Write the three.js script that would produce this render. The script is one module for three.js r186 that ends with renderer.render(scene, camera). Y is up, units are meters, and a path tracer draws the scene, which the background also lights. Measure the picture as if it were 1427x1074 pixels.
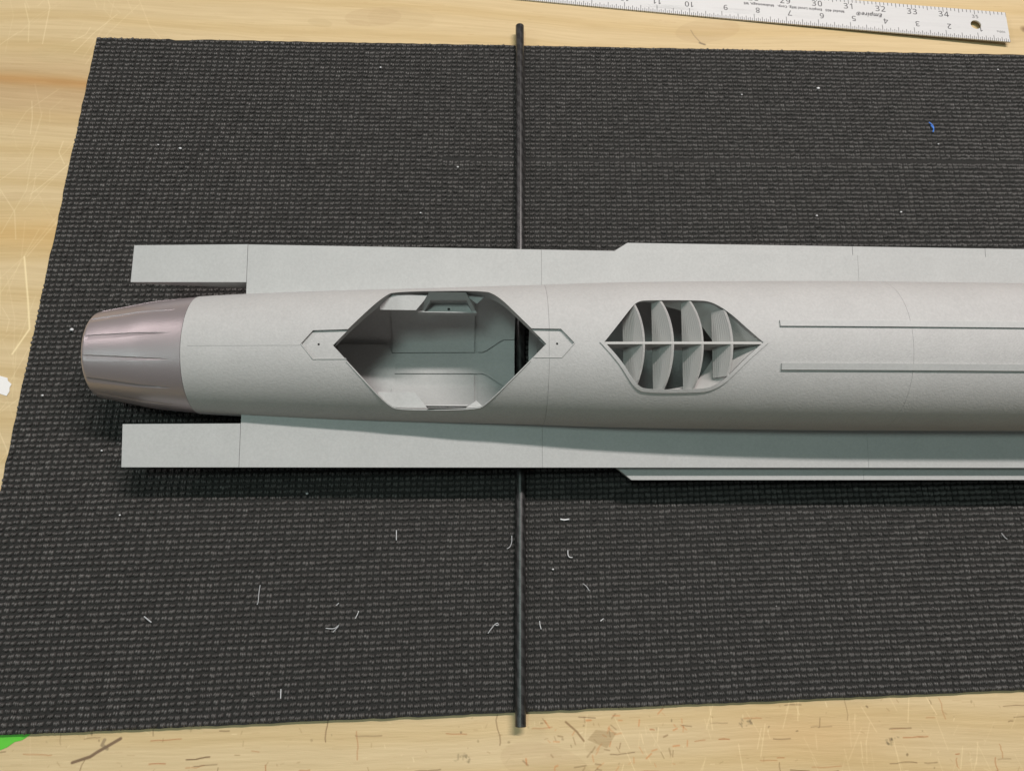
import * as THREE from 'three';
import { mergeGeometries, mergeVertices, toCreasedNormals } from 'three/addons/utils/BufferGeometryUtils.js';
import { TessellateModifier } from 'three/addons/modifiers/TessellateModifier.js';
import { RectAreaLightUniformsLib } from 'three/addons/lights/RectAreaLightUniformsLib.js';
import { Brush, Evaluator, SUBTRACTION, INTERSECTION, ADDITION } from 'three-bvh-csg';

// ---------------------------------------------------------------- camera, light, exposure
const scene = new THREE.Scene();
const camera = new THREE.PerspectiveCamera(53.22, 1024 / 770, 0.01, 20);
camera.position.set(-0.0316, 0.466, 0.1487);
camera.up.set(-0.0112, 0.3033, -0.9528);
camera.lookAt(-0.0316 + 0.0645, 0.466 - 0.9507, 0.1487 - 0.3033);
const renderer = new THREE.WebGLRenderer({ antialias: true });
renderer.setSize(1024, 770);
renderer.toneMapping = THREE.LinearToneMapping;
renderer.toneMappingExposure = 1.0;
renderer.shadowMap.enabled = true;
RectAreaLightUniformsLib.init();
scene.background = new THREE.Color().setRGB(0.068, 0.066, 0.064);         // the dim room round the bench
function lamp(pos, to, w, h, rgb, power) {
  const l = new THREE.RectAreaLight(new THREE.Color().setRGB(...rgb), power, w, h);
  l.position.set(...pos); l.lookAt(...to); scene.add(l); return l;
}
lamp([0.40, 1.60, -0.64], [0.36, 0, 0], 0.95, 0.07, [1, 0.905, 0.88], 146);         // long shop light over the back of the bench
lamp([-2.0, 1.6, -1.15], [0, 0, -0.1], 1.5, 0.10, [1, 0.90, 0.90], 26);          // its twin farther along the wall
lamp([-0.42, 1.75, 0.10], [0, 0, 0], 0.30, 0.24, [0.76, 1.0, 0.93], 33);        // cool ceiling panel overhead
lamp([-1.95, 1.6, 0.62], [0, 0, 0], 0.9, 0.42, [0.76, 1.0, 0.96], 3.2);         // cool panel farther left        // cool ceiling panel overhead

// ---------------------------------------------------------------- helpers
let seed = 7;
function rnd() { seed |= 0; seed = seed + 0x6D2B79F5 | 0; let t = Math.imul(seed ^ seed >>> 15, 1 | seed); t = t + Math.imul(t ^ t >>> 7, 61 | t) ^ t; return ((t ^ t >>> 14) >>> 0) / 4294967296; }
const rr = (a, b) => a + (b - a) * rnd();
const used = {};
function numbered(n) { used[n] = (used[n] ?? -1) + 1; return used[n] ? n + '_' + String(used[n]).padStart(3, '0') : n; }
function mesh(name, geo, mat, parent) {
  const m = new THREE.Mesh(geo, mat); m.name = parent ? name : numbered(name);
  m.castShadow = m.receiveShadow = true; (parent ?? scene).add(m); return m;
}
function tag(o, label, category, group) { o.userData.label = label; o.userData.category = category; if (group) o.userData.group = group; return o; }
function hash(x, y) { let h = Math.imul(x, 374761393) + Math.imul(y, 668265263) | 0; h = Math.imul(h ^ h >>> 13, 1274126177); return ((h ^ h >>> 16) >>> 0) / 4294967296; }
function vnoise(x, y) {
  const xi = Math.floor(x), yi = Math.floor(y), fx = x - xi, fy = y - yi, u = fx * fx * (3 - 2 * fx), v = fy * fy * (3 - 2 * fy);
  return (hash(xi, yi) * (1 - u) + hash(xi + 1, yi) * u) * (1 - v) + (hash(xi, yi + 1) * (1 - u) + hash(xi + 1, yi + 1) * u) * v;
}
const fbm = (x, y) => 0.5 * vnoise(x, y) + 0.27 * vnoise(x * 2.1, y * 2.1) + 0.15 * vnoise(x * 4.3, y * 4.3) + 0.08 * vnoise(x * 8.7, y * 8.7);
function dataTex(w, h, fn, srgb) {
  const d = new Uint8Array(w * h * 4);
  for (let y = 0; y < h; y++) for (let x = 0; x < w; x++) {
    const c = fn(x, y), i = (y * w + x) * 4;
    if (typeof c === 'number') d[i] = d[i + 1] = d[i + 2] = c; else { d[i] = c[0]; d[i + 1] = c[1]; d[i + 2] = c[2]; }
    d[i + 3] = 255;
  }
  const t = new THREE.DataTexture(d, w, h); t.wrapS = t.wrapT = THREE.RepeatWrapping; t.magFilter = THREE.LinearFilter; t.minFilter = THREE.LinearMipmapLinearFilter; t.generateMipmaps = true;
  if (srgb) t.colorSpace = THREE.SRGBColorSpace; t.needsUpdate = true; return t;
}
const lin = (r, g, b) => new THREE.Color().setRGB(r, g, b);
const clamp = (x, a, b) => Math.min(b, Math.max(a, x));

// ---------------------------------------------------------------- materials
const grain = dataTex(512, 512, (x, y) => 255 * clamp(0.4 * hash(x, y) + 0.6 * vnoise(x * 0.6, y * 0.5), 0, 1));
grain.repeat.set(1 / 0.12, 1 / 0.12);
const fineGrain = dataTex(512, 512, (x, y) => 255 * clamp(0.5 + 0.32 * Math.sin(x * Math.PI / 3) * (0.5 + vnoise(x * 0.05, y * 0.02)) + 0.25 * (hash(x, y) - 0.5), 0, 1));
fineGrain.repeat.set(1 / 0.12, 1 / 0.12);
const plasticTone = dataTex(256, 256, (x, y) => { const n = 228 + 8 * (fbm(x / 16, y / 16) - 0.5) + 10 * (hash(x, y) - 0.5); return [n, n, n]; }, true);
plasticTone.repeat.set(1 / 0.2, 1 / 0.2);
const plastic = new THREE.MeshStandardMaterial({ color: lin(0.56, 0.56, 0.55), roughness: 0.72, bumpMap: grain, bumpScale: 0.00015, map: plasticTone });
const plasticFlat = new THREE.MeshStandardMaterial({ color: lin(0.54, 0.55, 0.54), roughness: 0.62, bumpMap: grain, bumpScale: 0.00004, map: plasticTone });
const plasticRib = new THREE.MeshStandardMaterial({ color: lin(0.46, 0.455, 0.44), roughness: 0.66, bumpMap: fineGrain, bumpScale: 0.00012 });
const silk = new THREE.MeshPhysicalMaterial({ color: lin(0.42, 0.37, 0.38), metalness: 0.6, roughness: 0.36, bumpMap: grain, bumpScale: 0.00005 });

// ================================================================ SETTING: the plywood bench
const TX0 = -0.41, TX1 = 0.46, TZ0 = -0.36, TZ1 = 0.28;
const WOODW = 2048, WOODH = 1507, PX = WOODW / (TX1 - TX0);
function woodTexture() {
  const cv = document.createElement('canvas'); cv.width = WOODW; cv.height = WOODH;
  const g = cv.getContext('2d'), im = g.createImageData(WOODW, WOODH), d = im.data;
  for (let y = 0; y < WOODH; y++) {
    const Z = TZ0 + y / PX;
    for (let x = 0; x < WOODW; x++) {
      const X = TX0 + x / PX;
      const wob = 0.012 * (fbm(X * 5 + 3, Z * 7) - 0.5) + 0.004 * Math.sin(X * 9 + Z * 30);
      const zz = Z + wob;
      let ring = 0.5 + 0.5 * Math.sin(zz * 240 + 7 * fbm(X * 2.5, zz * 16));
      const fine = vnoise(X * 26, zz * 900), fine2 = vnoise(X * 60 + 9, zz * 2300);
      const big = fbm(X * 3 + 11, zz * 14 + 5);
      let r = 196 + 10 * big - 5 * ring * ring, gg = 173 + 12 * big - 7 * ring * ring, b = 129 + 15 * big - 11 * ring * ring;
      const f = (fine - 0.5) * 9 + (fine2 - 0.5) * 8; r += f; gg += f; b += f;
      // a reddish heart streak on the left
      const s = Math.exp(-(((zz + 0.219) / 0.0035) ** 2)) * clamp((-0.24 - X) / 0.06, 0, 1), s2 = Math.exp(-(((zz + 0.214) / 0.02) ** 2)) * clamp((-0.25 - X) / 0.05, 0, 1);
      r += -1 * s - 16 * s2; gg += -12 * s - 21 * s2; b += -20 * s - 19 * s2;
      const s3 = Math.exp(-(((zz + 0.1) / 0.012) ** 2)) * clamp((-0.24 - X) / 0.06, 0, 1); r -= 6 * s3; gg -= 16 * s3; b -= 30 * s3;
      const s4 = Math.exp(-(((zz - 0.212) / 0.012) ** 2)) * Math.exp(-(((X - 0.17) / 0.05) ** 2)); r -= 3 * s4; gg -= 10 * s4; b -= 16 * s4;
      const i = (y * WOODW + x) * 4; d[i] = clamp(r, 0, 255); d[i + 1] = clamp(gg, 0, 255); d[i + 2] = clamp(b, 0, 255); d[i + 3] = 255;
    }
  }
  g.putImageData(im, 0, 0);
  const U = (X) => (X - TX0) * PX, V = (Z) => (Z - TZ0) * PX;
  const stroke = (pts, w, c) => { g.strokeStyle = c; g.lineWidth = w; g.lineCap = 'round'; g.beginPath(); pts.forEach(([a, b], i) => i ? g.lineTo(U(a), V(b)) : g.moveTo(U(a), V(b))); g.stroke(); };
  for (let k = 0; k < 5200; k++) { const x = rr(TX0, TX1), z = rr(TZ0, TZ1), l = rr(0.001, 0.009); g.globalAlpha = rr(0.05, 0.22); stroke([[x, z], [x + l, z + rr(-0.0002, 0.0002)]], rr(0.4, 0.9), rnd() < 0.7 ? 'rgb(128,92,50)' : 'rgb(236,212,160)'); } g.globalAlpha = 1;
  for (let k = 0; k < 60; k++) { const x = rr(TX0, TX1), z = rr(TZ0, TZ1), r = rr(4, 26); g.fillStyle = `rgba(112,84,52,${rr(0.02, 0.07).toFixed(3)})`; g.beginPath(); g.ellipse(U(x), V(z), r * 2.4, r, rr(-0.3, 0.3), 0, 7); g.fill(); }
  // pale scratches on the left of the bench
  for (let k = 0; k < 240; k++) {
    const x = rr(-0.42, -0.27), z = rr(-0.34, 0.2), a = rr(-2.3, -0.9), l = rr(0.01, 0.075), bend = rr(-0.006, 0.006);
    stroke([[x, z], [x + Math.cos(a) * l / 2 + bend, z - Math.sin(a) * l / 2], [x + Math.cos(a) * l, z - Math.sin(a) * l]], rr(0.5, 1.5), `rgba(238,220,176,${rr(0.12, 0.42).toFixed(2)})`);
  }
  // a bent pale scuff near the torn label
  stroke([[-0.3165, -0.085], [-0.309, -0.055], [-0.3045, -0.035], [-0.312, -0.018]], 2.6, 'rgba(247,228,180,0.6)');
  // dark checks and cuts along the front
  for (let k = 0; k < 230; k++) {
    let x = rr(-0.31, 0.42), z = rr(0.184, 0.28); const n = 2 + Math.floor(rr(0, 5)), up = rnd() < 0.2, pts = [[x, z]], red = rnd() < 0.45;
    for (let q = 0; q < n; q++) { const st = rr(0.0008, 0.0045); if (up) { z += st; x += rr(-0.0009, 0.0009); } else { x += st; z += rr(-0.00045, 0.00035); } pts.push([x, z]); }
    stroke(pts, rr(0.6, 1.15), red ? `rgba(152,80,38,${rr(0.45, 0.85).toFixed(2)})` : `rgba(84,58,32,${rr(0.4, 0.85).toFixed(2)})`);
  }
  for (let k = 0; k < 420; k++) { const x = rr(-0.31, 0.42), z = rr(0.184, 0.28), a = rr(0, 6.3), l = rr(0.0006, 0.003); stroke([[x, z], [x + Math.cos(a) * l, z + Math.sin(a) * l]], rr(0.5, 1.2), rnd() < 0.5 ? `rgba(238,218,172,${rr(0.3, 0.7).toFixed(2)})` : `rgba(120,88,50,${rr(0.2, 0.55).toFixed(2)})`); }
  for (let k = 0; k < 9; k++) { const x = rr(-0.28, 0.4), z = rr(0.198, 0.25); for (let q = 0; q < 14; q++) { g.fillStyle = `rgba(88,76,52,${rr(0.1, 0.4).toFixed(2)})`; g.beginPath(); g.ellipse(U(x + rr(-0.004, 0.004)), V(z + rr(-0.002, 0.002)), rr(0.8, 3.5), rr(0.6, 1.6), rr(0, 3), 0, 7); g.fill(); } }
  for (let k = 0; k < 150; k++) {
    const x = rr(0.04, 0.38), z = rr(0.186, 0.27), a = rr(1.0, 2.2), l = rr(0.004, 0.02);
    stroke([[x, z], [x + Math.cos(a) * l, z + Math.sin(a) * l]], rr(0.5, 1.3), `rgba(248,226,176,${rr(0.2, 0.5).toFixed(2)})`);
  }
  for (let k = 0; k < 90; k++) { const x = rr(-0.28, 0.4), z = rr(0.19, 0.28); g.fillStyle = `rgba(92,72,44,${rr(0.2, 0.55).toFixed(2)})`; g.beginPath(); g.ellipse(U(x), V(z), rr(0.6, 2.4), rr(0.5, 1.6), rr(0, 3), 0, 7); g.fill(); }
  // worn patch with orange dents in the front middle
  for (let k = 0; k < 90; k++) { const x = 0.055 + rr(-0.05, 0.045), z = 0.208 + rr(-0.016, 0.03); stroke([[x, z], [x + rr(-0.004, 0.004), z + rr(-0.004, 0.004)]], rr(0.8, 2.2), rnd() < 0.55 ? `rgba(190,104,50,${rr(0.25, 0.6).toFixed(2)})` : `rgba(120,92,58,${rr(0.3, 0.6).toFixed(2)})`); }
  g.fillStyle = 'rgba(140,114,76,0.4)'; g.beginPath(); g.moveTo(U(0.046), V(0.203)); g.lineTo(U(0.058), V(0.2045)); g.lineTo(U(0.052), V(0.2125)); g.lineTo(U(0.041), V(0.208)); g.fill();
  stroke([[0.029, 0.1985], [0.035, 0.2035], [0.039, 0.2085]], 2.4, 'rgba(120,92,56,0.7)');
  // brown pencil dash and smudge at the front left
  stroke([[-0.2388, 0.2145], [-0.2299, 0.2118], [-0.2264, 0.2095], [-0.2151, 0.2030]], 3.6, 'rgba(92,68,48,0.75)');
  stroke([[-0.2235, 0.2035], [-0.2245, 0.2060], [-0.2215, 0.2080]], 4, 'rgba(110,92,70,0.5)');
  // grey squiggle behind the mat, and a dark knot at the far right
  stroke([[0.1406, -0.2892], [0.1425, -0.2845], [0.1475, -0.2775]], 1.6, 'rgba(130,110,80,0.65)');
  stroke([[0.1465, -0.2775], [0.1505, -0.2762]], 3.4, 'rgba(112,96,74,0.75)');
  for (let k = 8; k > 0; k--) { g.fillStyle = `rgba(84,60,36,${(0.12).toFixed(2)})`; g.beginPath(); g.ellipse(U(0.4135), V(-0.3035), k * 1.5, k * 1.1, 0.3, 0, 7); g.fill(); }
  stroke([[-0.301, -0.045], [-0.2998, -0.0445]], 2, 'rgba(140,110,70,0.6)');
  const t = new THREE.CanvasTexture(cv); t.colorSpace = THREE.SRGBColorSpace; t.anisotropy = 8; t.wrapS = t.wrapT = THREE.MirroredRepeatWrapping; return t;
}
const woodBump = dataTex(512, 512, (x, y) => 255 * clamp(0.7 * vnoise(x * 0.06, y * 0.8) + 0.3 * hash(x, y), 0, 1)); woodBump.repeat.set(6, 5);
const wood = new THREE.MeshStandardMaterial({ map: woodTexture(), roughness: 0.62, bumpMap: woodBump, bumpScale: 0.00008 });
{
  const g = new THREE.BoxGeometry(1.5, 0.03, 1.2); g.translate(0.02, -0.019, -0.05);
  const p = g.attributes.position, u = g.attributes.uv;
  for (let i = 0; i < p.count; i++) u.setXY(i, (p.getX(i) - TX0) / (TX1 - TX0), 1 - (p.getZ(i) - TZ0) / (TZ1 - TZ0));
  const t = mesh('plywood_table_top', g, wood); t.userData.kind = 'structure';
}

// ================================================================ black woven mat
const MAT0 = new THREE.Vector2(-0.2957, -0.2578), UR = new THREE.Vector2(Math.cos(0.0262), -Math.sin(0.0262)), WR = new THREE.Vector2(-0.0184, 1).normalize();
const matAt = (u, w) => new THREE.Vector2(MAT0.x + UR.x * u + WR.x * w, MAT0.y + UR.y * u + WR.y * w);
const MATL = 0.80, MATW = 0.4586;
{
  const root = new THREE.Group(); root.name = 'black_mat'; scene.add(root); root.position.set(MAT0.x, -0.004, MAT0.y);
  tag(root, 'black woven rubber mat with rows of small nubs lying flat on the plywood', 'mat');
  const sh = new THREE.Shape(), edge = [];
  const push = (u, w) => { const q = matAt(u, w); edge.push([q.x - MAT0.x, -(q.y - MAT0.y)]); };
  for (let i = 0; i <= 160; i++) { const u = MATL * i / 160; push(u, (u > 0.05 && u < 0.066 ? 0.0009 : 0) + rr(-0.0003, 0.0003)); }
  for (let i = 1; i <= 60; i++) push(MATL, MATW * i / 60);
  for (let i = 159; i >= 0; i--) push(MATL * i / 160, MATW + rr(-0.0003, 0.0003));
  for (let i = 79; i > 0; i--) push(rr(-0.0004, 0.0004), MATW * i / 80);
  edge.forEach(([a, b], i) => i ? sh.lineTo(a, b) : sh.moveTo(a, b));
  const base = new THREE.ExtrudeGeometry(sh, { depth: 0.003, bevelEnabled: false }); base.rotateX(-Math.PI / 2);
  mesh('backing', base, new THREE.MeshStandardMaterial({ color: lin(0.011, 0.0108, 0.0095), roughness: 0.85 }), root);
  // every nub is a little bundle of strands
  const nubGeo = (lean, n) => {
    const parts = [];
    for (let k = 0; k < n; k++) {
      const s = new THREE.SphereGeometry(1, 6, 4, 0, Math.PI * 2, 0, Math.PI * 0.62);
      s.scale(n === 2 ? 0.00093 : 0.00065, 0.00135 + 0.0002 * ((k * 7) % 3 - 1), 0.00138 + 0.00016 * ((k * 5) % 3 - 1));
      s.rotateY(lean + 0.1 * (k - 1)); s.translate((k - (n - 1) / 2) * (n === 2 ? 0.00146 : 0.00099), 0, 0.00012 * ((k * 3) % 2 ? 1 : -1));
      parts.push(s);
    }
    return mergeGeometries(parts);
  };
  const kinds = [nubGeo(-0.35, 3), nubGeo(0.12, 3), nubGeo(-0.1, 2)];
  const DX = 0.0038, DZ = 0.0035, lists = [[], [], []];
  const rows = Math.floor(MATW / DZ), cols = Math.floor(MATL / DX);
  for (let j = 0; j < rows; j++) for (let i = 0; i < cols; i++) {
    let w = (j + 0.5) * DZ + 0.0012 * (vnoise(i * 0.04, j * 0.11 + 40) - 0.5), u = (i + 0.5) * DX + 0.0012 * (vnoise(i * 0.2 + 60, j * 0.07) - 0.5);
    if (j === 0 && u > 0.05 && u < 0.066) continue;
    u += rr(-0.00028, 0.00028); w += rr(-0.00022, 0.00022);
    if (j === 28 && u > 0.25) w += 0.0009; if (j === 27 && u > 0.25) w -= 0.0007;
    const q = matAt(u, w); lists[rnd() < 0.45 ? 0 : rnd() < 0.7 ? 1 : 2].push([q.x - MAT0.x, q.y - MAT0.y, (j === 28 || j === 27) && u > 0.25]);
  }
  const nubMat = new THREE.MeshStandardMaterial({ color: lin(1, 1, 1), roughness: 0.36 });
  const M = new THREE.Matrix4(), Q = new THREE.Quaternion(), E = new THREE.Euler(), c = new THREE.Color();
  lists.forEach((L, k) => {
    const im = new THREE.InstancedMesh(kinds[k], nubMat, L.length); im.name = 'woven_nubs'; im.userData.kind = 'stuff'; im.castShadow = im.receiveShadow = true;
    L.forEach(([x, z, low], i) => {
      E.set(rr(-0.16, 0.16), rr(-0.22, 0.22), rr(-0.2, 0.2)); Q.setFromEuler(E);
      const s = rr(0.86, 1.12);
      M.compose(new THREE.Vector3(x, 0.0029 + rr(-0.0001, 0.00018) - (low ? 0.0002 : 0), z), Q, new THREE.Vector3(s, rr(0.85, 1.2), rr(0.9, 1.08))); im.setMatrixAt(i, M);
      const v = 0.072 * rr(0.78, 1.22); im.setColorAt(i, c.setRGB(v * 1.05, v, v * 0.95));
    });
    root.add(im);
  });
}

// ================================================================ the grey printed model fuselage (dimensions in its own mm, 1 unit = K metres)
const K = 0.85e-3;
const body = new THREE.Group(); body.name = 'model_jet_fuselage'; scene.add(body);
tag(body, 'large light grey 3D printed model jet fuselage with open hatches lying across the mat', 'model aircraft');
body.matrixAutoUpdate = true;
{
  const m = new THREE.Matrix4().set(
    0.99990458, -0.01336117, 0.00350871, 0, 0.01378613, 0.98132964, -0.19183867, 0, -0.00088001, 0.19186873, 0.9814222, 0, 0, 0, 0, 1);
  body.quaternion.setFromRotationMatrix(m); body.position.set(-0.0007, 0.0098, 0.0031);
}
const Z0 = -16.2;
function hermite(xs, ys, x) {
  if (x <= xs[0]) return ys[0]; const n = xs.length; if (x >= xs[n - 1]) return ys[n - 1];
  let i = 0; while (x > xs[i + 1]) i++;
  const sl = (k) => (ys[k + 1] - ys[k]) / (xs[k + 1] - xs[k]);
  const tan = (k) => k <= 0 ? sl(0) : k >= n - 1 ? sl(n - 2) : (sl(k - 1) * sl(k) <= 0 ? 0 : 2 / (1 / sl(k - 1) + 1 / sl(k)));
  const h = xs[i + 1] - xs[i], t = (x - xs[i]) / h, t2 = t * t, t3 = t2 * t;
  return (2 * t3 - 3 * t2 + 1) * ys[i] + (t3 - 2 * t2 + t) * h * tan(i) + (-2 * t3 + 3 * t2) * ys[i + 1] + (t3 - t2) * h * tan(i + 1);
}
const RX = [-283, -279.5, -260, -244, -221, -214, -179, -105.6, -57.3, 3.3, 70.5, 140.5, 242, 360, 520], RY = [29.3, 30.2, 34.1, 37.2, 39.6, 40.2, 42.2, 45, 46, 47.4, 49.4, 50.4, 51.2, 51.2, 51.2];
const HX = [-283, -210, -104, -10, 75, 190, 360, 520], HY = [26, 28, 32, 39, 43.6, 47, 48, 48];
const hcx = (x) => hermite(HX, HY, x);
const rad = (x) => hermite(RX, RY, x);
const zc = (x) => Z0;
const pw = (x) => 2 + 0.07 * clamp((x - 40) / 200, 0, 1);
function ring(x, phi, off, yb, rfn = rad) {          // phi 0 = ridge, + towards the viewer
  const r = rfn(x, phi) + off, n = pw(x), s = Math.sin(phi), c = Math.cos(phi);
  const k = Math.pow(Math.pow(Math.abs(s), n) + Math.pow(Math.abs(c), n), -1 / n);
  const h = hcx(x); return [x, Math.max(yb < -900 ? yb : yb < 0 ? Math.max(-11.5, h - rad(x) + 0.8) : h - rad(x) + yb, h + r * c * k), zc(x) + r * s * k];
}
const ySurf = (x, z, off = 0) => { const r = rad(x) + off, n = pw(x), q = Math.abs((z - zc(x)) / r); return q >= 1 ? hcx(x) : hcx(x) + r * Math.pow(1 - Math.pow(q, n), 1 / n); };
function grid(nu, nv, fn, flip, uvfn) {
  const pos = [], uv = [], idx = [];
  for (let i = 0; i <= nu; i++) for (let j = 0; j <= nv; j++) { pos.push(...fn(i / nu, j / nv)); uv.push(...uvfn(i / nu, j / nv)); }
  for (let i = 0; i < nu; i++) for (let j = 0; j < nv; j++) {
    const a = i * (nv + 1) + j, b = a + 1, c = a + nv + 1, d = c + 1;
    if (flip) idx.push(a, b, c, b, d, c); else idx.push(a, c, b, b, c, d);
  }
  const g = new THREE.BufferGeometry();
  g.setAttribute('position', new THREE.Float32BufferAttribute(pos, 3)); g.setAttribute('uv', new THREE.Float32BufferAttribute(uv, 2)); g.setIndex(idx); g.computeVertexNormals(); return g;
}
function hollow(x0, x1, nx, np, oOff, iOff, ybO = -999, ybI = -999, rfn = rad) {
  const X = (u) => x0 + (x1 - x0) * u, P = (v) => -Math.PI + 2 * Math.PI * v, U = (u, v) => [X(u) * K, v * 280 * K];
  const outer = (u, v) => ring(X(u), P(v), oOff, ybO, rfn), inner = (u, v) => ring(X(u), P(v), iOff, ybI);
  const cap = (u) => (a, v) => { const A = outer(u, v), B = inner(u, v); return [A[0], A[1] + (B[1] - A[1]) * a, A[2] + (B[2] - A[2]) * a]; };
  const gs = [grid(nx, np, outer, true, U), grid(nx, np, inner, false, U), grid(1, np, cap(0), true, (a, v) => [a * 3 * K, v * 280 * K]), grid(1, np, cap(1), false, (a, v) => [a * 3 * K, v * 280 * K])];
  return mergeGeometries(gs);
}
function prism(pts, y0, y1) {
  const s = new THREE.Shape(); pts.forEach(([x, z], i) => i ? s.lineTo(x, -z) : s.moveTo(x, -z));
  const g = new THREE.ExtrudeGeometry(s, { depth: y1 - y0, bevelEnabled: false }); g.rotateX(-Math.PI / 2); g.translate(0, y0, 0);
  const u = g.attributes.uv; for (let i = 0; i < u.count; i++) u.setXY(i, u.getX(i) * K, u.getY(i) * K);
  return g;
}
function offset(pts, d) {                            // grow (+) or shrink (-) a closed outline
  let area = 0; const n = pts.length; for (let i = 0; i < n; i++) { const a = pts[i], b = pts[(i + 1) % n]; area += a[0] * b[1] - b[0] * a[1]; }
  const sg = area > 0 ? 1 : -1;
  return pts.map((p, i) => {
    const a = pts[(i + n - 1) % n], b = pts[(i + 1) % n];
    const n1 = new THREE.Vector2(p[1] - a[1], a[0] - p[0]).normalize(), n2 = new THREE.Vector2(b[1] - p[1], p[0] - b[0]).normalize();
    const m = n1.clone().add(n2).normalize(), l = Math.min(2.2, 1 / Math.max(0.3, m.dot(n1)));
    return [p[0] + m.x * d * l * sg, p[1] + m.y * d * l * sg];
  });
}
function smooth(pts, keep, times = 2) {              // Chaikin, sharp corners kept
  let P = pts.map((p, i) => [p[0], p[1], keep.includes(i)]);
  for (let t = 0; t < times; t++) {
    const o = []; const n = P.length;
    for (let i = 0; i < n; i++) { const a = P[(i + n - 1) % n], p = P[i], b = P[(i + 1) % n]; if (p[2]) o.push(p); else { o.push([p[0] * 0.75 + a[0] * 0.25, p[1] * 0.75 + a[1] * 0.25, false], [p[0] * 0.75 + b[0] * 0.25, p[1] * 0.75 + b[1] * 0.25, false]); } }
    P = o;
  }
  return P.map((p) => [p[0], p[1]]);
}
const ev = new Evaluator(); ev.useGroups = false; ev.attributes = ['position', 'normal', 'uv'];
const br = (g) => { const b = new Brush(g.index ? g : g); b.updateMatrixWorld(); return b; };
const csg = (a, b, op) => { const r = ev.evaluate(a.isMesh ? a : br(a), b.isMesh ? b : br(b), op); r.updateMatrixWorld(); return r; };
const sub = (a, b) => csg(a, b, SUBTRACTION), isect = (a, b) => csg(a, b, INTERSECTION);
const fin = (g) => { const q = (g.isMesh ? g.geometry : g).clone(); q.scale(K, K, K); return q; };
const part = (name, g, mat = plastic, parent = body) => mesh(name, fin(g), mat, parent);
const mir = (pts) => pts.map(([x, z]) => [x, 2 * Z0 - z]);
const cyl = (x, z, y0, y1, r) => { const g = new THREE.CylinderGeometry(r, r, y1 - y0, 14); g.translate(x, (y0 + y1) / 2, z); return g; };

// ---- outlines seen from above
const hatch = smooth([[-117.4, -16.2], [-101.5, -33.5], [-86.8, -51.2], [-81, -55.9], [-22.5, -55.4], [-13.8, -51], [0.8, -33.4], [17.1, -16.3], [-1.4, 2.5], [-19.6, 19.7], [-26.3, 22.8], [-76, 22.9], [-84.2, 19.8], [-100.8, 1.8]], [0, 7], 2);
const tabL = [[-137.5, -17], [-130.2, -25.8], [-102, -26.6], [-102, -7.4], [-129.6, -7.4]];
const tabR = [[34.5, -16.4], [26.2, -25.6], [0, -26.2], [0, -7.5], [26.5, -7.4]];
const lipOut = smooth([[49.9, -16.8], [59.9, -29.3], [71, -43.3], [75.5, -46.4], [80.8, -47.4], [115.6, -47.3], [122.5, -46], [128.6, -42.2], [135.4, -35.8], [144.1, -26.2], [154.8, -16.4], [143.5, -6.8], [133.3, 3.8], [128, 9.1], [121.4, 12.5], [114.7, 14], [79.5, 14.2], [73.6, 11.6], [69.6, 7.6], [61.5, -4]], [0, 10], 2);
const lipIn = offset(lipOut, -2.2);
const hatchP = prism(hatch, 42, 130);

const flatten = (b) => { const g = b.geometry.toNonIndexed(); for (const k of Object.keys(g.attributes)) if (!['position', 'normal', 'uv'].includes(k)) g.deleteAttribute(k); g.clearGroups(); return g; };
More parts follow.
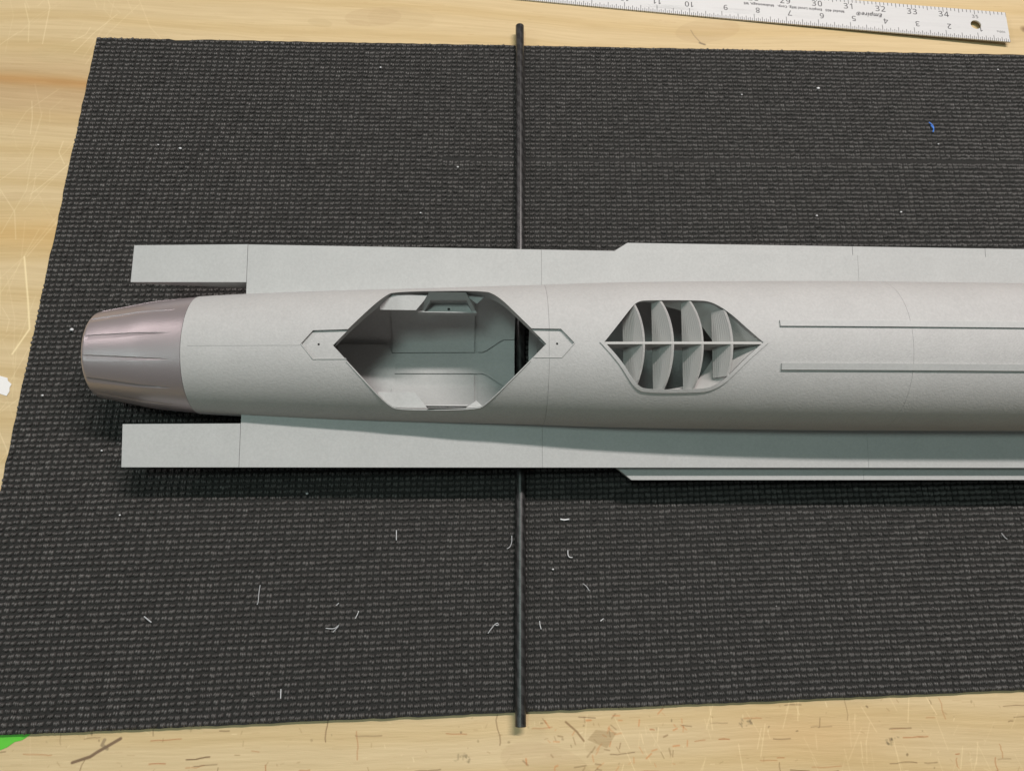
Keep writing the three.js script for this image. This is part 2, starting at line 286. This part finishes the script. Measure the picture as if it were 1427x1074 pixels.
// ---- rear section with the hexagonal hatch
{
  let s = br(hollow(-214.4, 18.8, 150, 160, -2, -3.2, -1, 6.5)), top = isect(hollow(-214.4, 18.8, 150, 160, 0, -2), prism([[-240, -90], [60, -90], [60, 60], [-240, 60]], 20, 150));
  s = sub(s, hatchP); top = sub(top, hatchP);
  top = sub(top, prism(tabL, 50, 130)); top = sub(top, prism(tabR, 50, 130));
  s = sub(s, cyl(-126.5, -16.9, 66, 90, 0.75));
  const slot = prism([[2, -66], [12.6, -66], [12.6, 30], [2, 30]], -40, 12); s = sub(s, slot); top = sub(top, slot);
  const rear = part('rear_shell', mergeGeometries([flatten(s), flatten(top)]));
  // frame round the hatch
  let f = br(hollow(-127, 26, 100, 120, -3, -9));
  f = isect(f, prism(offset(hatch, 3), 50, 130)); f = sub(f, prism(hatch, 30, 140));
  const frame = part('hatch_frame', f, plasticFlat);
  for (const m of [(p) => p, mir]) {
    part('hatch_ledge', prism(m([[-92, -53.6], [-58.6, -53.9], [-66.8, -43.6], [-90.5, -43.6]]), 53.4, 55), plasticFlat, frame);
    part('hatch_ledge', prism(m([[-33.6, -53.9], [-21.5, -53.2], [-26.3, -48.8]]), 52, 53.6), plasticFlat, frame);
    // steep screw boss with its pocket
    const pr = m === mir ? [[-54.6, 61.2], [-51.8, 47.2], [-51.2, 47], [-51.2, 38], [-54.6, 38]] : [[-54.6, 61.2], [-45.4, 46.4], [-44.0, 46.2], [-44.0, 38], [-54.6, 38]];
    const v = []; for (const [z, y] of pr) { const t = clamp((z + 54.6) / 10.6, 0, 1); v.push([-57.9 - 8.7 * t, y, m([[0, z]])[0][1]], [-33.6 + 7.4 * t, y, m([[0, z]])[0][1]]); }
    const g = new THREE.BufferGeometry(), P = [], tri = (a, b, c) => { for (const i of m === mir ? [a, c, b] : [a, b, c]) P.push(...v[i]); };
    for (let k = 0; k < 5; k++) { const a = 2 * k, b = 2 * ((k + 1) % 5); tri(a, b, a + 1); tri(a + 1, b, b + 1); }
    for (let k = 1; k < 4; k++) { tri(0, 2 * k + 2, 2 * k); tri(1, 2 * k + 1, 2 * k + 3); }
    g.setAttribute('position', new THREE.Float32BufferAttribute(P, 3)); g.setAttribute('uv', new THREE.Float32BufferAttribute(new Array(P.length / 3 * 2).fill(0).map((_, i) => i % 7 * 0.003), 2)); g.computeVertexNormals();
    let b = br(g);
    b = sub(b, prism(m(m === mir ? [[-60.5, -52], [-59, -54], [-32.6, -54], [-31.2, -52]] : [[-62.0, -44.7], [-57.0, -50.6], [-33.2, -50.8], [-29.2, -44.7]]), 43.4, 90));
    b = sub(b, cyl(-45.4, m([[0, m === mir ? -53 : -47]])[0][1], 39, 60, 0.9));
    part('screw_boss', b, plasticFlat, frame);
  }
  // lining panels with their stepped edges
  const lin1 = [[-88, -24.3], [-27.6, -24.5], [-27.6, -70], [-88, -70]], lin2 = [[-25, -24.5], [-21.9, -24.6], [-18.8, -25.8], [-9, -32.6], [-6, -33.9], [1.8, -34], [1.8, -70], [-25, -70]];
  const liner = hollow(-104, 1.8, 60, 160, -2.9, -4.6, -1, 8.1);
  part('lining_panel', isect(liner, prism([[-100, -23.5], [-21.6, -23.7], [-18.4, -24.9], [-5.8, -33], [1.8, -33.1], [1.8, 0.7], [-5.8, 0.6], [-18.4, -7.5], [-21.6, -8.7], [-100, -8.9]], -25, 10)), plasticFlat, rear);
  for (const m of [(p) => p, mir]) for (const l of [lin1, lin2]) part('lining_panel', isect(liner, prism(m(l), -25, 42)), plasticFlat, rear);
  part('floor_step', prism([[-128, -30], [-92, -30], [-86, -20], [-86, 12], [-128, 12]], -8.5, -4), plasticFlat, rear);
}
// ---- middle section with the ribbed opening
{
  let s = br(hollow(18.95, 246.7, 140, 160, -2, -3.2, -1, 6.5)), top = isect(hollow(18.95, 246.7, 140, 160, 0, -2), prism([[0, -90], [300, -90], [300, 60], [0, 60]], 20, 150));
  top = sub(top, prism(lipOut, 50, 140)); top = sub(top, prism(tabR, 50, 130));
  s = sub(s, prism(lipOut, 50, 140)); s = sub(s, cyl(23.8, -16.3, 78, 100, 0.75)); s = sub(s, hatchP);
  const mid = part('middle_shell', mergeGeometries([flatten(s), flatten(top)]));
  let lip = br(hollow(46, 160, 90, 150, 0.8, -3.4)); lip = isect(lip, prism(lipOut, 60, 140)); lip = sub(lip, prism(lipIn, 50, 150));
  part('opening_rim', lip, plastic, mid);
  const cross = (x) => { const zs = []; lipIn.forEach((a, i) => { const b = lipIn[(i + 1) % lipIn.length]; if ((a[0] - x) * (b[0] - x) < 0) zs.push(a[1] + (b[1] - a[1]) * (x - a[0]) / (b[0] - a[0])); }); return [Math.min(...zs), Math.max(...zs)]; };
  const LEAN = 0.53;                                  // the ribs lean back towards the tail
  [[77.4, 17.2], [95.4, 16.2], [113.8, 15.2], [132.2, 14.2]].forEach(([x, dep]) => {
    const top = ySurf(x, Z0) - 0.1, hb = top - dep, N = 44;
    // height of the skin above each z on the leaning plane
    const yTop = (z) => { let y = top; for (let k = 0; k < 6; k++) y = ySurf(x - LEAN * (top - y), z) - 0.12; return y; };
    let a = Z0, b = Z0;
    const inside = (px, pz) => { let c = false; for (let p = 0, q = lipIn.length - 1; p < lipIn.length; q = p++) { const A = lipIn[p], B = lipIn[q]; if ((A[1] > pz) !== (B[1] > pz) && px < (B[0] - A[0]) * (pz - A[1]) / (B[1] - A[1]) + A[0]) c = !c; } return c; };
    while (inside(x - LEAN * (top - yTop(a)), a) && a > -60) a -= 0.2;
    while (inside(x - LEAN * (top - yTop(b)), b) && b < 30) b += 0.2;
    const P = (z, y, o) => [x - LEAN * (top - y) + o, y, z], Zt = (t) => a + (b - a) * t, TH = 1.35;
    const Y = (t, v) => { const yt = yTop(Zt(t)); return Math.min(yt, hb) + (yt - Math.min(yt, hb)) * v; };
    const U = (u, v) => [v * dep * K, Zt(u) * K];
    const gs = [grid(N, 6, (u, v) => P(Zt(u), Y(u, v), -TH / 2), false, U), grid(N, 6, (u, v) => P(Zt(u), Y(u, v), TH / 2), true, U),
      grid(N, 1, (u, v) => P(Zt(u), Y(u, 1), (v - 0.5) * TH), false, U), grid(N, 1, (u, v) => P(Zt(u), Y(u, 0), (v - 0.5) * TH), true, U)];
    part('cross_rib', mergeGeometries(gs), plasticRib, mid);
  });
  // sloping walls that close the front end of the opening
  const rt = [[152.6, -16.9], [144, -25.6], [135.5, -34.4], [128.5, -40.8], [122, -44.6], [114, -46.0], [98, -46.1], [82, -46.1]], rb = [[132.5, 73, -17.2], [129, 71, -20.5], [124, 70, -28], [118, 71, -35.5], [111, 73, -39.5], [103, 75, -42], [90, 77.5, -44.4], [80, 80, -45.9]];
  for (const m of [(z) => z, (z) => 2 * Z0 - z]) {
    const F = (u, v) => { const t = u * 7, k = Math.min(6, Math.floor(t)), f = t - k, A = [rt[k][0] + (rt[k + 1][0] - rt[k][0]) * f, 0, rt[k][1] + (rt[k + 1][1] - rt[k][1]) * f], B = rb[k].map((q, i) => q + (rb[k + 1][i] - q) * f); A[1] = ySurf(A[0], A[2]) - 1; return [0, 1, 2].map((i) => i === 2 ? m(A[i] + (B[i] - A[i]) * v) : A[i] + (B[i] - A[i]) * v); };
    const n = (u, v) => { const q = F(u, v); return [q[0] + 0.5, q[1] - 1.2, q[2]]; };
    part('end_wall', mergeGeometries([grid(42, 6, F, m(0) === 0, (u, v) => [v * 30 * K, u * 90 * K]), grid(42, 6, n, m(0) !== 0, (u, v) => [v * 30 * K, u * 90 * K])]), plasticRib, mid);
  }
  const sp = new THREE.Shape(), zs = -16.3; sp.moveTo(51.5, ySurf(51.5, zs) - 1.5); sp.lineTo(57, 78); sp.lineTo(75, 70); sp.lineTo(128, 71); sp.lineTo(135, 73); sp.lineTo(153.4, ySurf(153.4, zs) - 1.5);
  for (let i = 0; i <= 30; i++) { const x = 153.4 - 101.9 * i / 30; sp.lineTo(x, ySurf(x, zs) - 0.02); }
  const g = new THREE.ExtrudeGeometry(sp, { depth: 1.5, bevelEnabled: false }); g.translate(0, 0, -17.05);
  const u = g.attributes.uv; for (let i = 0; i < u.count; i++) u.setXY(i, u.getX(i) * K, u.getY(i) * K);
  part('long_rib', g, plasticRib, mid);
}
part('front_shell', hollow(246.85, 500, 60, 160, 0, -3, -1, 6.5));

for (const [a, b, y] of [[60, 160, -14.2], [300, 400, -17.4]]) part('belly_keel', prism([[a, -21], [b, -21], [b, -10], [a, -10]], y, 1.2), plasticFlat);

// ---- strips and seams lying on the skin
function strip(x0, x1, za, zb, lift, n = 60) {
  const prof = [[za, -1], [za, lift], [zb, lift], [zb, -1]], gs = [];
  const at = (u, k) => { const x = x0 + (x1 - x0) * u, [z, o] = prof[k]; return [x, ySurf(x, z) + o, z]; };
  for (let k = 0; k < 3; k++) gs.push(grid(n, 1, (u, v) => at(u, v ? k + 1 : k), true, (u, v) => [u * 0.3, v * 0.003]));
  for (const e of [0, 1]) gs.push(grid(1, 1, (u, v) => at(e, u ? (v ? 2 : 3) : (v ? 1 : 0)), !e, (u, v) => [u * 0.003, v * 0.003]));
  return mergeGeometries(gs);
}
part('skin_strip', strip(162.8, 500, -31.0, -27.1, 1.5), plasticFlat);
part('skin_strip', strip(162.9, 500, -3.7, 0.3, 1.5), plasticFlat);
part('seam_line', strip(-210, -138, -16.4, -15.95, 0.14), plastic);


// thin printed beads along the near edges of the recessed tabs and of the hatch
function bead(pts, r, lift) {
  const P = []; for (let i = 0; i + 1 < pts.length; i++) for (let k = 0; k < 10; k++) { const x = pts[i][0] + (pts[i + 1][0] - pts[i][0]) * k / 10, z = pts[i][1] + (pts[i + 1][1] - pts[i][1]) * k / 10; P.push(new THREE.Vector3(x, ySurf(x, z) + lift, z)); }
  const e = pts[pts.length - 1]; P.push(new THREE.Vector3(e[0], ySurf(e[0], e[1]) + lift, e[1]));
  return new THREE.TubeGeometry(new THREE.CatmullRomCurve3(P), P.length * 2, r, 6);
}
part('edge_bead', bead([tabL[0], [tabL[4][0], tabL[4][1]], [-108.5, tabL[4][1] - 0.0]], 0.42, 0.05), plasticFlat);
part('edge_bead', bead([[9, tabR[3][1]], tabR[4], tabR[0]], 0.42, 0.05), plasticFlat);
part('edge_bead', bead(offset(hatch, 0.5).filter(([x, z]) => z > Z0 + 0.5), 0.5, 0.0), plasticFlat);

// ---- exhaust nozzle with petal grooves
{
  const gro = [-145, -119, -93, -67, -40.5, -12.4, 12.7, 41.5, 66, 93, 119, 145, 172].map((d) => d * Math.PI / 180);
  const rfn = (x, phi) => {
    let r = rad(x); const t = clamp((-221 - x) / 58, 0, 1), tip = clamp((x + 280.5) / 1.5, 0, 1);
    if (t > 0) for (const a of gro) { const w = 0.058 * t + 0.006, d = phi - a * (1 + 0.0 * t); if (Math.abs(d) < w) r -= 0.62 * tip * Math.min(1, t * 6) * clamp((w - d) / (2 * w), 0, 1); }
    return r;
  };
  const X0 = -282.4, X1 = -214.8;
  const U = (u, v) => [(X0 + (X1 - X0) * u) * K, v * 240 * K];
  const o = (u, v) => ring(X0 + (X1 - X0) * u, -Math.PI + 2 * Math.PI * v, -0.35 - 0.9 * Math.pow(clamp(1 - u * 40, 0, 1), 2), -999, rfn), inn = (u, v) => ring(X0 + (X1 - X0) * u, -Math.PI + 2 * Math.PI * v, -2.6, -999);
  const cap = (e) => (a, v) => { const A = o(e, v), B = inn(e, v); return A.map((q, i) => q + (B[i] - q) * a); };
  const nz = part('exhaust_nozzle', mergeGeometries([grid(90, 1080, o, true, U), grid(20, 90, inn, false, U), grid(1, 200, cap(0), true, U), grid(1, 200, cap(1), false, U)]), silk);
  nz.userData.label = 'shiny mauve exhaust nozzle with thin petal grooves';
}

// ---- side strakes, tail fins and rails
for (const side of [-1, 1]) {
  const outer = side < 0 ? (x) => -92.4 + 0.0022 * (x + 184) : () => 60.2;
  for (const [a, b] of [[-184, 18.8], [18.95, 246.7], [246.85, 500]]) {
    const pts = []; for (let i = 0; i <= 24; i++) { const x = a + (b - a) * i / 24; pts.push([x, outer(x)]); }
    for (let i = 24; i >= 0; i--) { const x = a + (b - a) * i / 24; pts.push([x, zc(x) + side * (Math.sqrt(rad(x) ** 2 - (36 - hcx(x)) ** 2) - 1.5)]); }
    part('side_strake', prism(pts, 33.4, 36), plasticFlat);
  }
  // wedge-shaped tail block
  const zo = side < 0 ? [-90.6, -92.5] : [60.2, 60.2], zi = side < 0 ? [-64.9, -65.9] : [31.7, 31], t1 = side < 0 ? 19 : 13;
  const s = new THREE.Shape(); s.moveTo(-260.6, 36); s.lineTo(-184.3, 36); s.lineTo(-184.3, 36 - t1); s.lineTo(-260.6, 33.2);
  const g = new THREE.ExtrudeGeometry(s, { depth: 1, bevelEnabled: false });
  const p = g.attributes.position; for (let i = 0; i < p.count; i++) { const f = (p.getX(i) + 260.6) / 76.3, k = p.getZ(i) > 0.5 ? 1 : 0; const A = side < 0 ? zo : zi, B = side < 0 ? zi : zo; p.setZ(i, k ? B[0] + (B[1] - B[0]) * f : A[0] + (A[1] - A[0]) * f); if (p.getX(i) < -250 && side > 0) p.setX(i, p.getX(i) - 0.8 * (1 - k)); if (p.getX(i) < -250 && side < 0 && k) p.setX(i, p.getX(i) - 1); }
  g.computeVertexNormals(); const u = g.attributes.uv; for (let i = 0; i < u.count; i++) u.setXY(i, p.getX(i) * K, p.getZ(i) * K);
  part('tail_block', g, plasticFlat);
  const cuts = side < 0 ? [[0, 247.2], [247.5, 347.4], [347.7, 500]] : [[0, 246.7], [246.85, 500]];
  cuts.forEach(([a, b], i) => {
    const O = side < 0 ? -100.3 : 68.7, I = side < 0 ? -88 : 56, D = side < 0 ? -94.5 : 61.4;
    const rail = part('side_rail', prism(i ? [[a, I], [a, O], [b, O], [b, I]] : [[66, I], [72.6, D], [81.6, O], [b, O], [b, I]], 23, 28), plasticFlat);
    part('rail_web', prism(i ? [[a, I - side * 3], [a, D - side * 2.2], [b, D - side * 2.2], [b, I - side * 3]] : [[68, I - side * 3], [70, D - side * 2.2], [b, D - side * 2.2], [b, I - side * 3]], 28, 33.4), plasticFlat, rail);
  });
}

// ================================================================ carbon tube
{
  const a = new THREE.Vector3(0.0081, 0.0033, -0.2796), b = new THREE.Vector3(0.0028, 0.0033, 0.1998), L = a.distanceTo(b), r = 0.0031;
  const weave = dataTex(128, 128, (x, y) => { const i = x >> 4, j = y >> 4, over = ((i + j) & 3) < 2, n = hash(x, y) * 10; return over ? 64 + n : 38 + n; }, true);
  weave.repeat.set(1, 1);
  const m = new THREE.MeshPhysicalMaterial({ map: weave, roughness: 0.36, clearcoat: 0.3, clearcoatRoughness: 0.3, color: lin(0.5, 0.49, 0.48) });
  const g = new THREE.LatheGeometry([[r - 0.0008, -L / 2], [r - 0.0002, -L / 2], [r, -L / 2 + 0.0002], [r, L / 2 - 0.0002], [r - 0.0002, L / 2], [r - 0.0008, L / 2], [r - 0.0008, -L / 2]].map(([x, y]) => new THREE.Vector2(x, y)), 40);
  const u = g.attributes.uv, p = g.attributes.position; for (let i = 0; i < u.count; i++) u.setXY(i, u.getX(i) * 1, p.getY(i) / 0.02 + u.getX(i) * 0.5);
  const t = mesh('carbon_tube', toCreasedNormals(g, 0.6), m); t.position.copy(a).lerp(b, 0.5); t.quaternion.setFromUnitVectors(new THREE.Vector3(0, 1, 0), b.clone().sub(a).normalize());
  tag(t, 'thin black carbon fibre tube running under the grey fuselage across the mat', 'tube');
}

// ================================================================ aluminium yardstick
{
  const LEN = 0.9144, W = 0.0286, IN = 0.0254, root = new THREE.Group(); root.name = 'metal_ruler'; scene.add(root);
  tag(root, 'silver metal ruler with black inch marks lying on the plywood behind the mat', 'ruler');
  const CW = 2048, CH = 256, S = CW / (LEN / 2);
  const cv = document.createElement('canvas'); cv.width = CW; cv.height = CH; const g = cv.getContext('2d');
  g.fillStyle = 'rgb(206,207,206)'; g.fillRect(0, 0, CW, CH);
  for (let k = 0; k < 1400; k++) { const v = Math.floor(rr(188, 222)); g.fillStyle = `rgba(${v},${v},${v},0.3)`; g.fillRect(rr(0, CW), rr(0, CH), rr(20, 220), 1); }
  for (let k = 0; k < 60; k++) { g.fillStyle = `rgba(150,150,148,${rr(0.1, 0.3).toFixed(2)})`; g.fillRect(rr(0, CW), rr(0, CH), rr(2, 8), rr(1, 2)); }
  for (const half of [0, 1]) {                       // row 0: the right half of the ruler, row 1: the left half
    g.save(); g.beginPath(); g.rect(0, half * 128, CW, 128); g.clip(); g.translate(0, half * 128);
    const X = (d) => CW * (half ? 2 : 1) - d * S;    // d = metres from the right end
    g.fillStyle = 'rgb(52,52,54)';
    for (let k = 0; k <= 36 * 16; k++) {
      const d = k / 16 * IN, x = X(d); if (x < -40 || x > CW + 40) continue;
      const l = k % 16 === 0 ? 6.4 : k % 8 === 0 ? 5.2 : k % 4 === 0 ? 4 : k % 2 === 0 ? 3.1 : 2.3;
      if (k % 2 === 0) g.fillRect(x - 0.8, 0, 1.6, (k % 16 === 0 ? 4.4 : k % 8 === 0 ? 4 : 2.8) * S / 1000);
      g.fillRect(x - 0.7, W * S - l * S / 1000, 1.4, l * S / 1000);
    }
    g.textAlign = 'center'; g.textBaseline = 'alphabetic';
    for (let n = 1; n <= 35; n++) {
      const x = X((36 - n) * IN); if (x > -60 && x < CW + 60) { g.font = n === 35 ? '20px sans-serif' : '32px sans-serif'; g.fillText(String(n).split('').join('\u200a'), x, (n === 35 ? 8.0 : 9.0) * S / 1000); }
      const xl = X(n * IN); if (xl > -60 && xl < CW + 60) { g.save(); g.translate(xl + (n < 10 ? 14 : 0), 15.8 * S / 1000); g.rotate(Math.PI); g.font = '31px sans-serif'; g.fillText(String(n), 0, 0); g.restore(); }
    }
    const up = (t, d, font, al = 'left') => { const x = X(d); g.save(); g.translate(x, 11.4 * S / 1000); g.rotate(Math.PI); g.textAlign = al; g.font = font; g.fillText(t, 0, 0); g.restore(); };
    up('Empire\u00ae', 3.95 * IN, 'bold italic 22px sans-serif'); up('Model 403   Empire Level Mfg. Corp.   Mukwonago, WI', 5.15 * IN, 'bold 14px sans-serif');
    g.save(); g.translate(X(0.1 * IN), 18.6 * S / 1000); g.rotate(Math.PI); g.textAlign = 'left'; g.font = '13px sans-serif'; g.fillText('16ths', 0, 0); g.restore();
    g.restore();
  }
  const t = new THREE.CanvasTexture(cv); t.colorSpace = THREE.SRGBColorSpace; t.anisotropy = 8;
  const mat = new THREE.MeshStandardMaterial({ map: t, roughness: 0.42, metalness: 0.25, color: lin(1.1, 1.1, 1.1) });
  const halves = [];
  for (const half of [0, 1]) {
    const x1 = half ? -LEN / 2 : 0, x0 = half ? -LEN : -LEN / 2, s = new THREE.Shape();
    s.moveTo(x0, 0); s.lineTo(x1, 0); s.lineTo(x1, W); s.lineTo(x0, W);
    if (!half) { const h = new THREE.Path(); h.absarc(-0.0258, 0.0142, 0.0042, 0, Math.PI * 2, true); s.holes.push(h); }
    let e = new THREE.ExtrudeGeometry(s, { depth: 0.0011, bevelEnabled: false, curveSegments: 24 });
    e = new TessellateModifier(0.03, 7).modify(e);
    const p = e.attributes.position, uv = e.attributes.uv;
    for (let i = 0; i < p.count; i++) {
      const x = p.getX(i), y = p.getY(i);
      uv.setXY(i, (x - x0) / (LEN / 2), 1 - (half * 128 + (W - y) * S) / CH);
      p.setZ(i, p.getZ(i) + 0.0034 * Math.pow(clamp(1 + x / 0.30, 0, 1), 1.6));
    }
    e.rotateX(-Math.PI / 2); e.computeVertexNormals(); halves.push(e);
  }
  root.position.set(0.3938, -0.0038, -0.2865); root.rotation.y = -0.0625;
  mesh('blade', toCreasedNormals(mergeGeometries(halves), 0.5), mat, root);
}

// ================================================================ torn label and green tape on the bench
{
  const flat = (name, pts, th, mat, y) => {
    const cx = pts.reduce((s, p) => s + p[0], 0) / pts.length, cz = pts.reduce((s, p) => s + p[1], 0) / pts.length, s = new THREE.Shape();
    pts.forEach(([x, z], i) => i ? s.lineTo(x - cx, -(z - cz)) : s.moveTo(x - cx, -(z - cz)));
    const g = new THREE.ExtrudeGeometry(s, { depth: th, bevelEnabled: false }); g.rotateX(-Math.PI / 2); const m = mesh(name, g, mat); m.position.set(cx, y, cz); return m;
  };
  const paper = new THREE.MeshStandardMaterial({ color: lin(0.78, 0.77, 0.75), roughness: 0.9 });
  tag(flat('paper_label', [[-0.334, -0.0062], [-0.3163, -0.0036], [-0.3118, -0.0024], [-0.3112, -0.0006], [-0.3086, 0.0016], [-0.3094, 0.004], [-0.3090, 0.0062], [-0.3102, 0.0092], [-0.3142, 0.0079], [-0.332, 0.0052]], 0.0003, paper, -0.0039), 'torn white paper label on the plywood left of the mat', 'label');
  const tape = new THREE.MeshStandardMaterial({ color: lin(0.1, 0.52, 0.03), roughness: 0.6 });
  tag(flat('green_tape', [[-0.325, 0.192], [-0.258, 0.192], [-0.2635, 0.2006], [-0.2668, 0.2028], [-0.2705, 0.2036], [-0.2740, 0.2062], [-0.2772, 0.2075], [-0.300, 0.217], [-0.325, 0.226]], 0.0002, tape, -0.0039), 'bright green tape peeking out under the front left mat corner', 'tape');
}

// ================================================================ plastic scraps on the mat
{
  const dull = new THREE.MeshStandardMaterial({ color: lin(0.42, 0.43, 0.44), roughness: 0.5 }), white = new THREE.MeshStandardMaterial({ color: lin(0.66, 0.67, 0.68), roughness: 0.5 }), blue = new THREE.MeshStandardMaterial({ color: lin(0.04, 0.2, 0.72), roughness: 0.45 });
  const thread = (pts, label, r = 0.00026, mat = rnd() < 0.5 ? white : dull, cat = 'plastic scrap') => {    // pts in mm on the mat
    const cx = pts[0][0] / 1000, cz = pts[0][1] / 1000;
    const c = new THREE.CatmullRomCurve3(pts.map(([x, z, y]) => new THREE.Vector3(x / 1000 - cx, (y ?? 0) / 1000, z / 1000 - cz)));
    const m = mesh('plastic_scrap', new THREE.TubeGeometry(c, 14, r, 6), mat); m.position.set(cx, 0.0005, cz); tag(m, label, cat, mat === blue ? 'blue plastic scraps on the mat' : 'white plastic scraps on the mat'); return m;
  };
  thread([[-146.6, 122.5], [-146.9, 127], [-147, 132.5], [-147.4, 133.4]], 'longest straight white thread standing upright on the front left of the mat');
  thread([[-209.4, 139.4], [-205, 142.6]], 'short thick slanting white sliver, leftmost of those in front of the fuselage', 0.0004);
  const y = thread([[-107.8, 146.6], [-104.6, 146.9], [-102.8, 146.7], [-100.4, 145.0]], 'white forked sliver shaped like a Y on the front of the mat', 0.0003);
  thread([[-103.6, 148.8], [-100.7, 145.6]], 'short white bar crossing the forked white sliver', 0.00026);
  thread([[-130.3, 178.6], [-130.1, 183.4]], 'small upright white thread nearest the front edge of the mat', 0.00028);
  thread([[-102.6, 134.2], [-101.2, 132.8]], 'tiny white speck behind the forked white sliver', 0.0003);
  thread([[-91.4, 141.4], [-90.4, 139.4], [-89.6, 137.2]], 'faint thin white thread right of the forked white sliver', 0.00022);
  thread([[-69.8, 91.2], [-69.6, 97.2]], 'thin upright white thread in front of the rear strake, left of the tube', 0.00026);
  thread([[-1.0, 94.6], [-1.1, 98.4], [-2.2, 101.2], [-4.0, 102.4]], 'curved white thread close beside the left of the tube', 0.00026);
  thread([[28.6, 84.8], [31, 85.2], [34, 84.8]], 'flat white chip just right of the tube, nearest the fuselage', 0.0005);
  thread([[32.6, 103.2], [32.7, 106.2], [33.6, 107.4], [35.2, 107.5]], 'white thread bent like an L right of the tube', 0.00028);
  thread([[41.0, 122.8], [42.9, 124.2], [44.6, 126.8]], 'curved white thread in front of the thread bent like an L', 0.00027);
  thread([[-15.2, 150.2], [-12.6, 146.8], [-10.8, 145], [-9.3, 144.6], [-9.6, 146], [-10.9, 145.6]], 'white thread with a small curl at its tip, left of the tube near the front', 0.0003);
  thread([[14.8, 143.6], [15.0, 145.8], [15.6, 148.2]], 'small upright white thread just right of the tube near the front', 0.00026);
  thread([[50.5, 144.0], [52.4, 142.6]], 'tiny slanting white thread in front of the curved white thread', 0.00026);
  thread([[306.2, 93.4], [307.8, 96], [309.2, 97.2]], 'thin white thread at the far right edge, in front of the fuselage', 0.00026);
  thread([[313.6, -209.4], [316, -206.6], [316.2, -203.6], [315.2, -200.8]], 'curled bright blue thread on the back right of the mat', 0.00042, blue);
  thread([[314.6, -206.8], [316.0, -204.4]], 'short bright blue bit inside the curled blue thread', 0.00034, blue);
  const chip = (x, z, r, label) => {
    const g = new THREE.IcosahedronGeometry(r, 1), p = g.attributes.position, h = (v) => 0.75 + 0.5 * hash(Math.round(v.x * 1e6) + Math.round(x * 7), Math.round(v.y * 1e6) + Math.round(v.z * 3e6));
    for (let i = 0; i < p.count; i++) { const v = new THREE.Vector3().fromBufferAttribute(p, i), k = h(v); p.setXYZ(i, v.x * k * 1.3, v.y * k * 0.6, v.z * k); }
    const m = mesh('plastic_chip', g, white); m.position.set(x / 1000, 0.0006, z / 1000); tag(m, label, 'plastic scrap', 'white plastic scraps on the mat');
  };
  chip(232.3, -236.2, 0.0010, 'largest white crumb on the back of the mat, in front of the ruler');
  chip(-225.9, -167.2, 0.0008, 'white crumb right of a tinier crumb at the back left of the mat');
  chip(-240.9, -169.5, 0.0005, 'tiny white crumb nearest the back left corner of the mat');
  chip(-36.4, -159.0, 0.0006, 'white crumb behind the fuselage just left of the tube');
  chip(-61.2, -122.2, 0.0005, 'white crumb close behind the far strake, left of the tube');
  chip(172.8, -227.9, 0.0005, 'tiny crumb left of the largest white crumb at the back');
  chip(317.5, -190.6, 0.0005, 'tiny white crumb in front of the curled blue thread');
  chip(216.7, -128.0, 0.0006, 'white crumb behind the far strake, right of the tube, left of its twin');
  chip(279.2, -132.7, 0.0006, 'white crumb behind the far strake, rightmost of two');
  chip(377.9, -259.7, 0.0005, 'tiny white crumb at the back right corner of the mat');
  chip(-123.7, 69.5, 0.0006, 'white crumb in the shadow of the near strake');
  chip(-230.8, 82.4, 0.0005, 'tiny white crumb in front of the near tail block');
  chip(-276.3, -33.3, 0.0010, 'white crumb on the mat left of the exhaust nozzle');
  chip(-246.7, 44.0, 0.0005, 'tiny white crumb in front of the exhaust nozzle');
  chip(-93.2, -240.1, 0.0006, 'white crumb near the back edge of the mat, left of the tube');
  chip(-286.7, 9.9, 0.0006, 'white crumb at the left edge of the mat beside the torn label');
  chip(23.3, 114.4, 0.0005, 'tiny white crumb between the tube and the thread bent like an L');
}

// ================================================================ fine dust on the mat, too small to count
{
  const N = 420, im = new THREE.InstancedMesh(new THREE.TetrahedronGeometry(0.00024), new THREE.MeshStandardMaterial({ color: lin(0.42, 0.41, 0.4), roughness: 0.8 }), N), M = new THREE.Matrix4(), Q = new THREE.Quaternion(), E = new THREE.Euler();
  for (let i = 0; i < N; i++) { const q = matAt(rr(0.005, 0.74), rr(0.005, 0.455)), k = rr(0.4, 1) * (rnd() < 0.1 ? 1.5 : 1); E.set(rr(0, 6), rr(0, 6), rr(0, 6)); M.compose(new THREE.Vector3(q.x, 0.0002, q.y), Q.setFromEuler(E), new THREE.Vector3(k * rr(0.8, 2), k, k)); im.setMatrixAt(i, M); }
  im.name = 'dust_specks'; im.castShadow = im.receiveShadow = true; im.userData.kind = 'stuff'; tag(im, 'fine pale dust specks scattered all over the black mat', 'dust'); scene.add(im);
}

renderer.render(scene, camera);
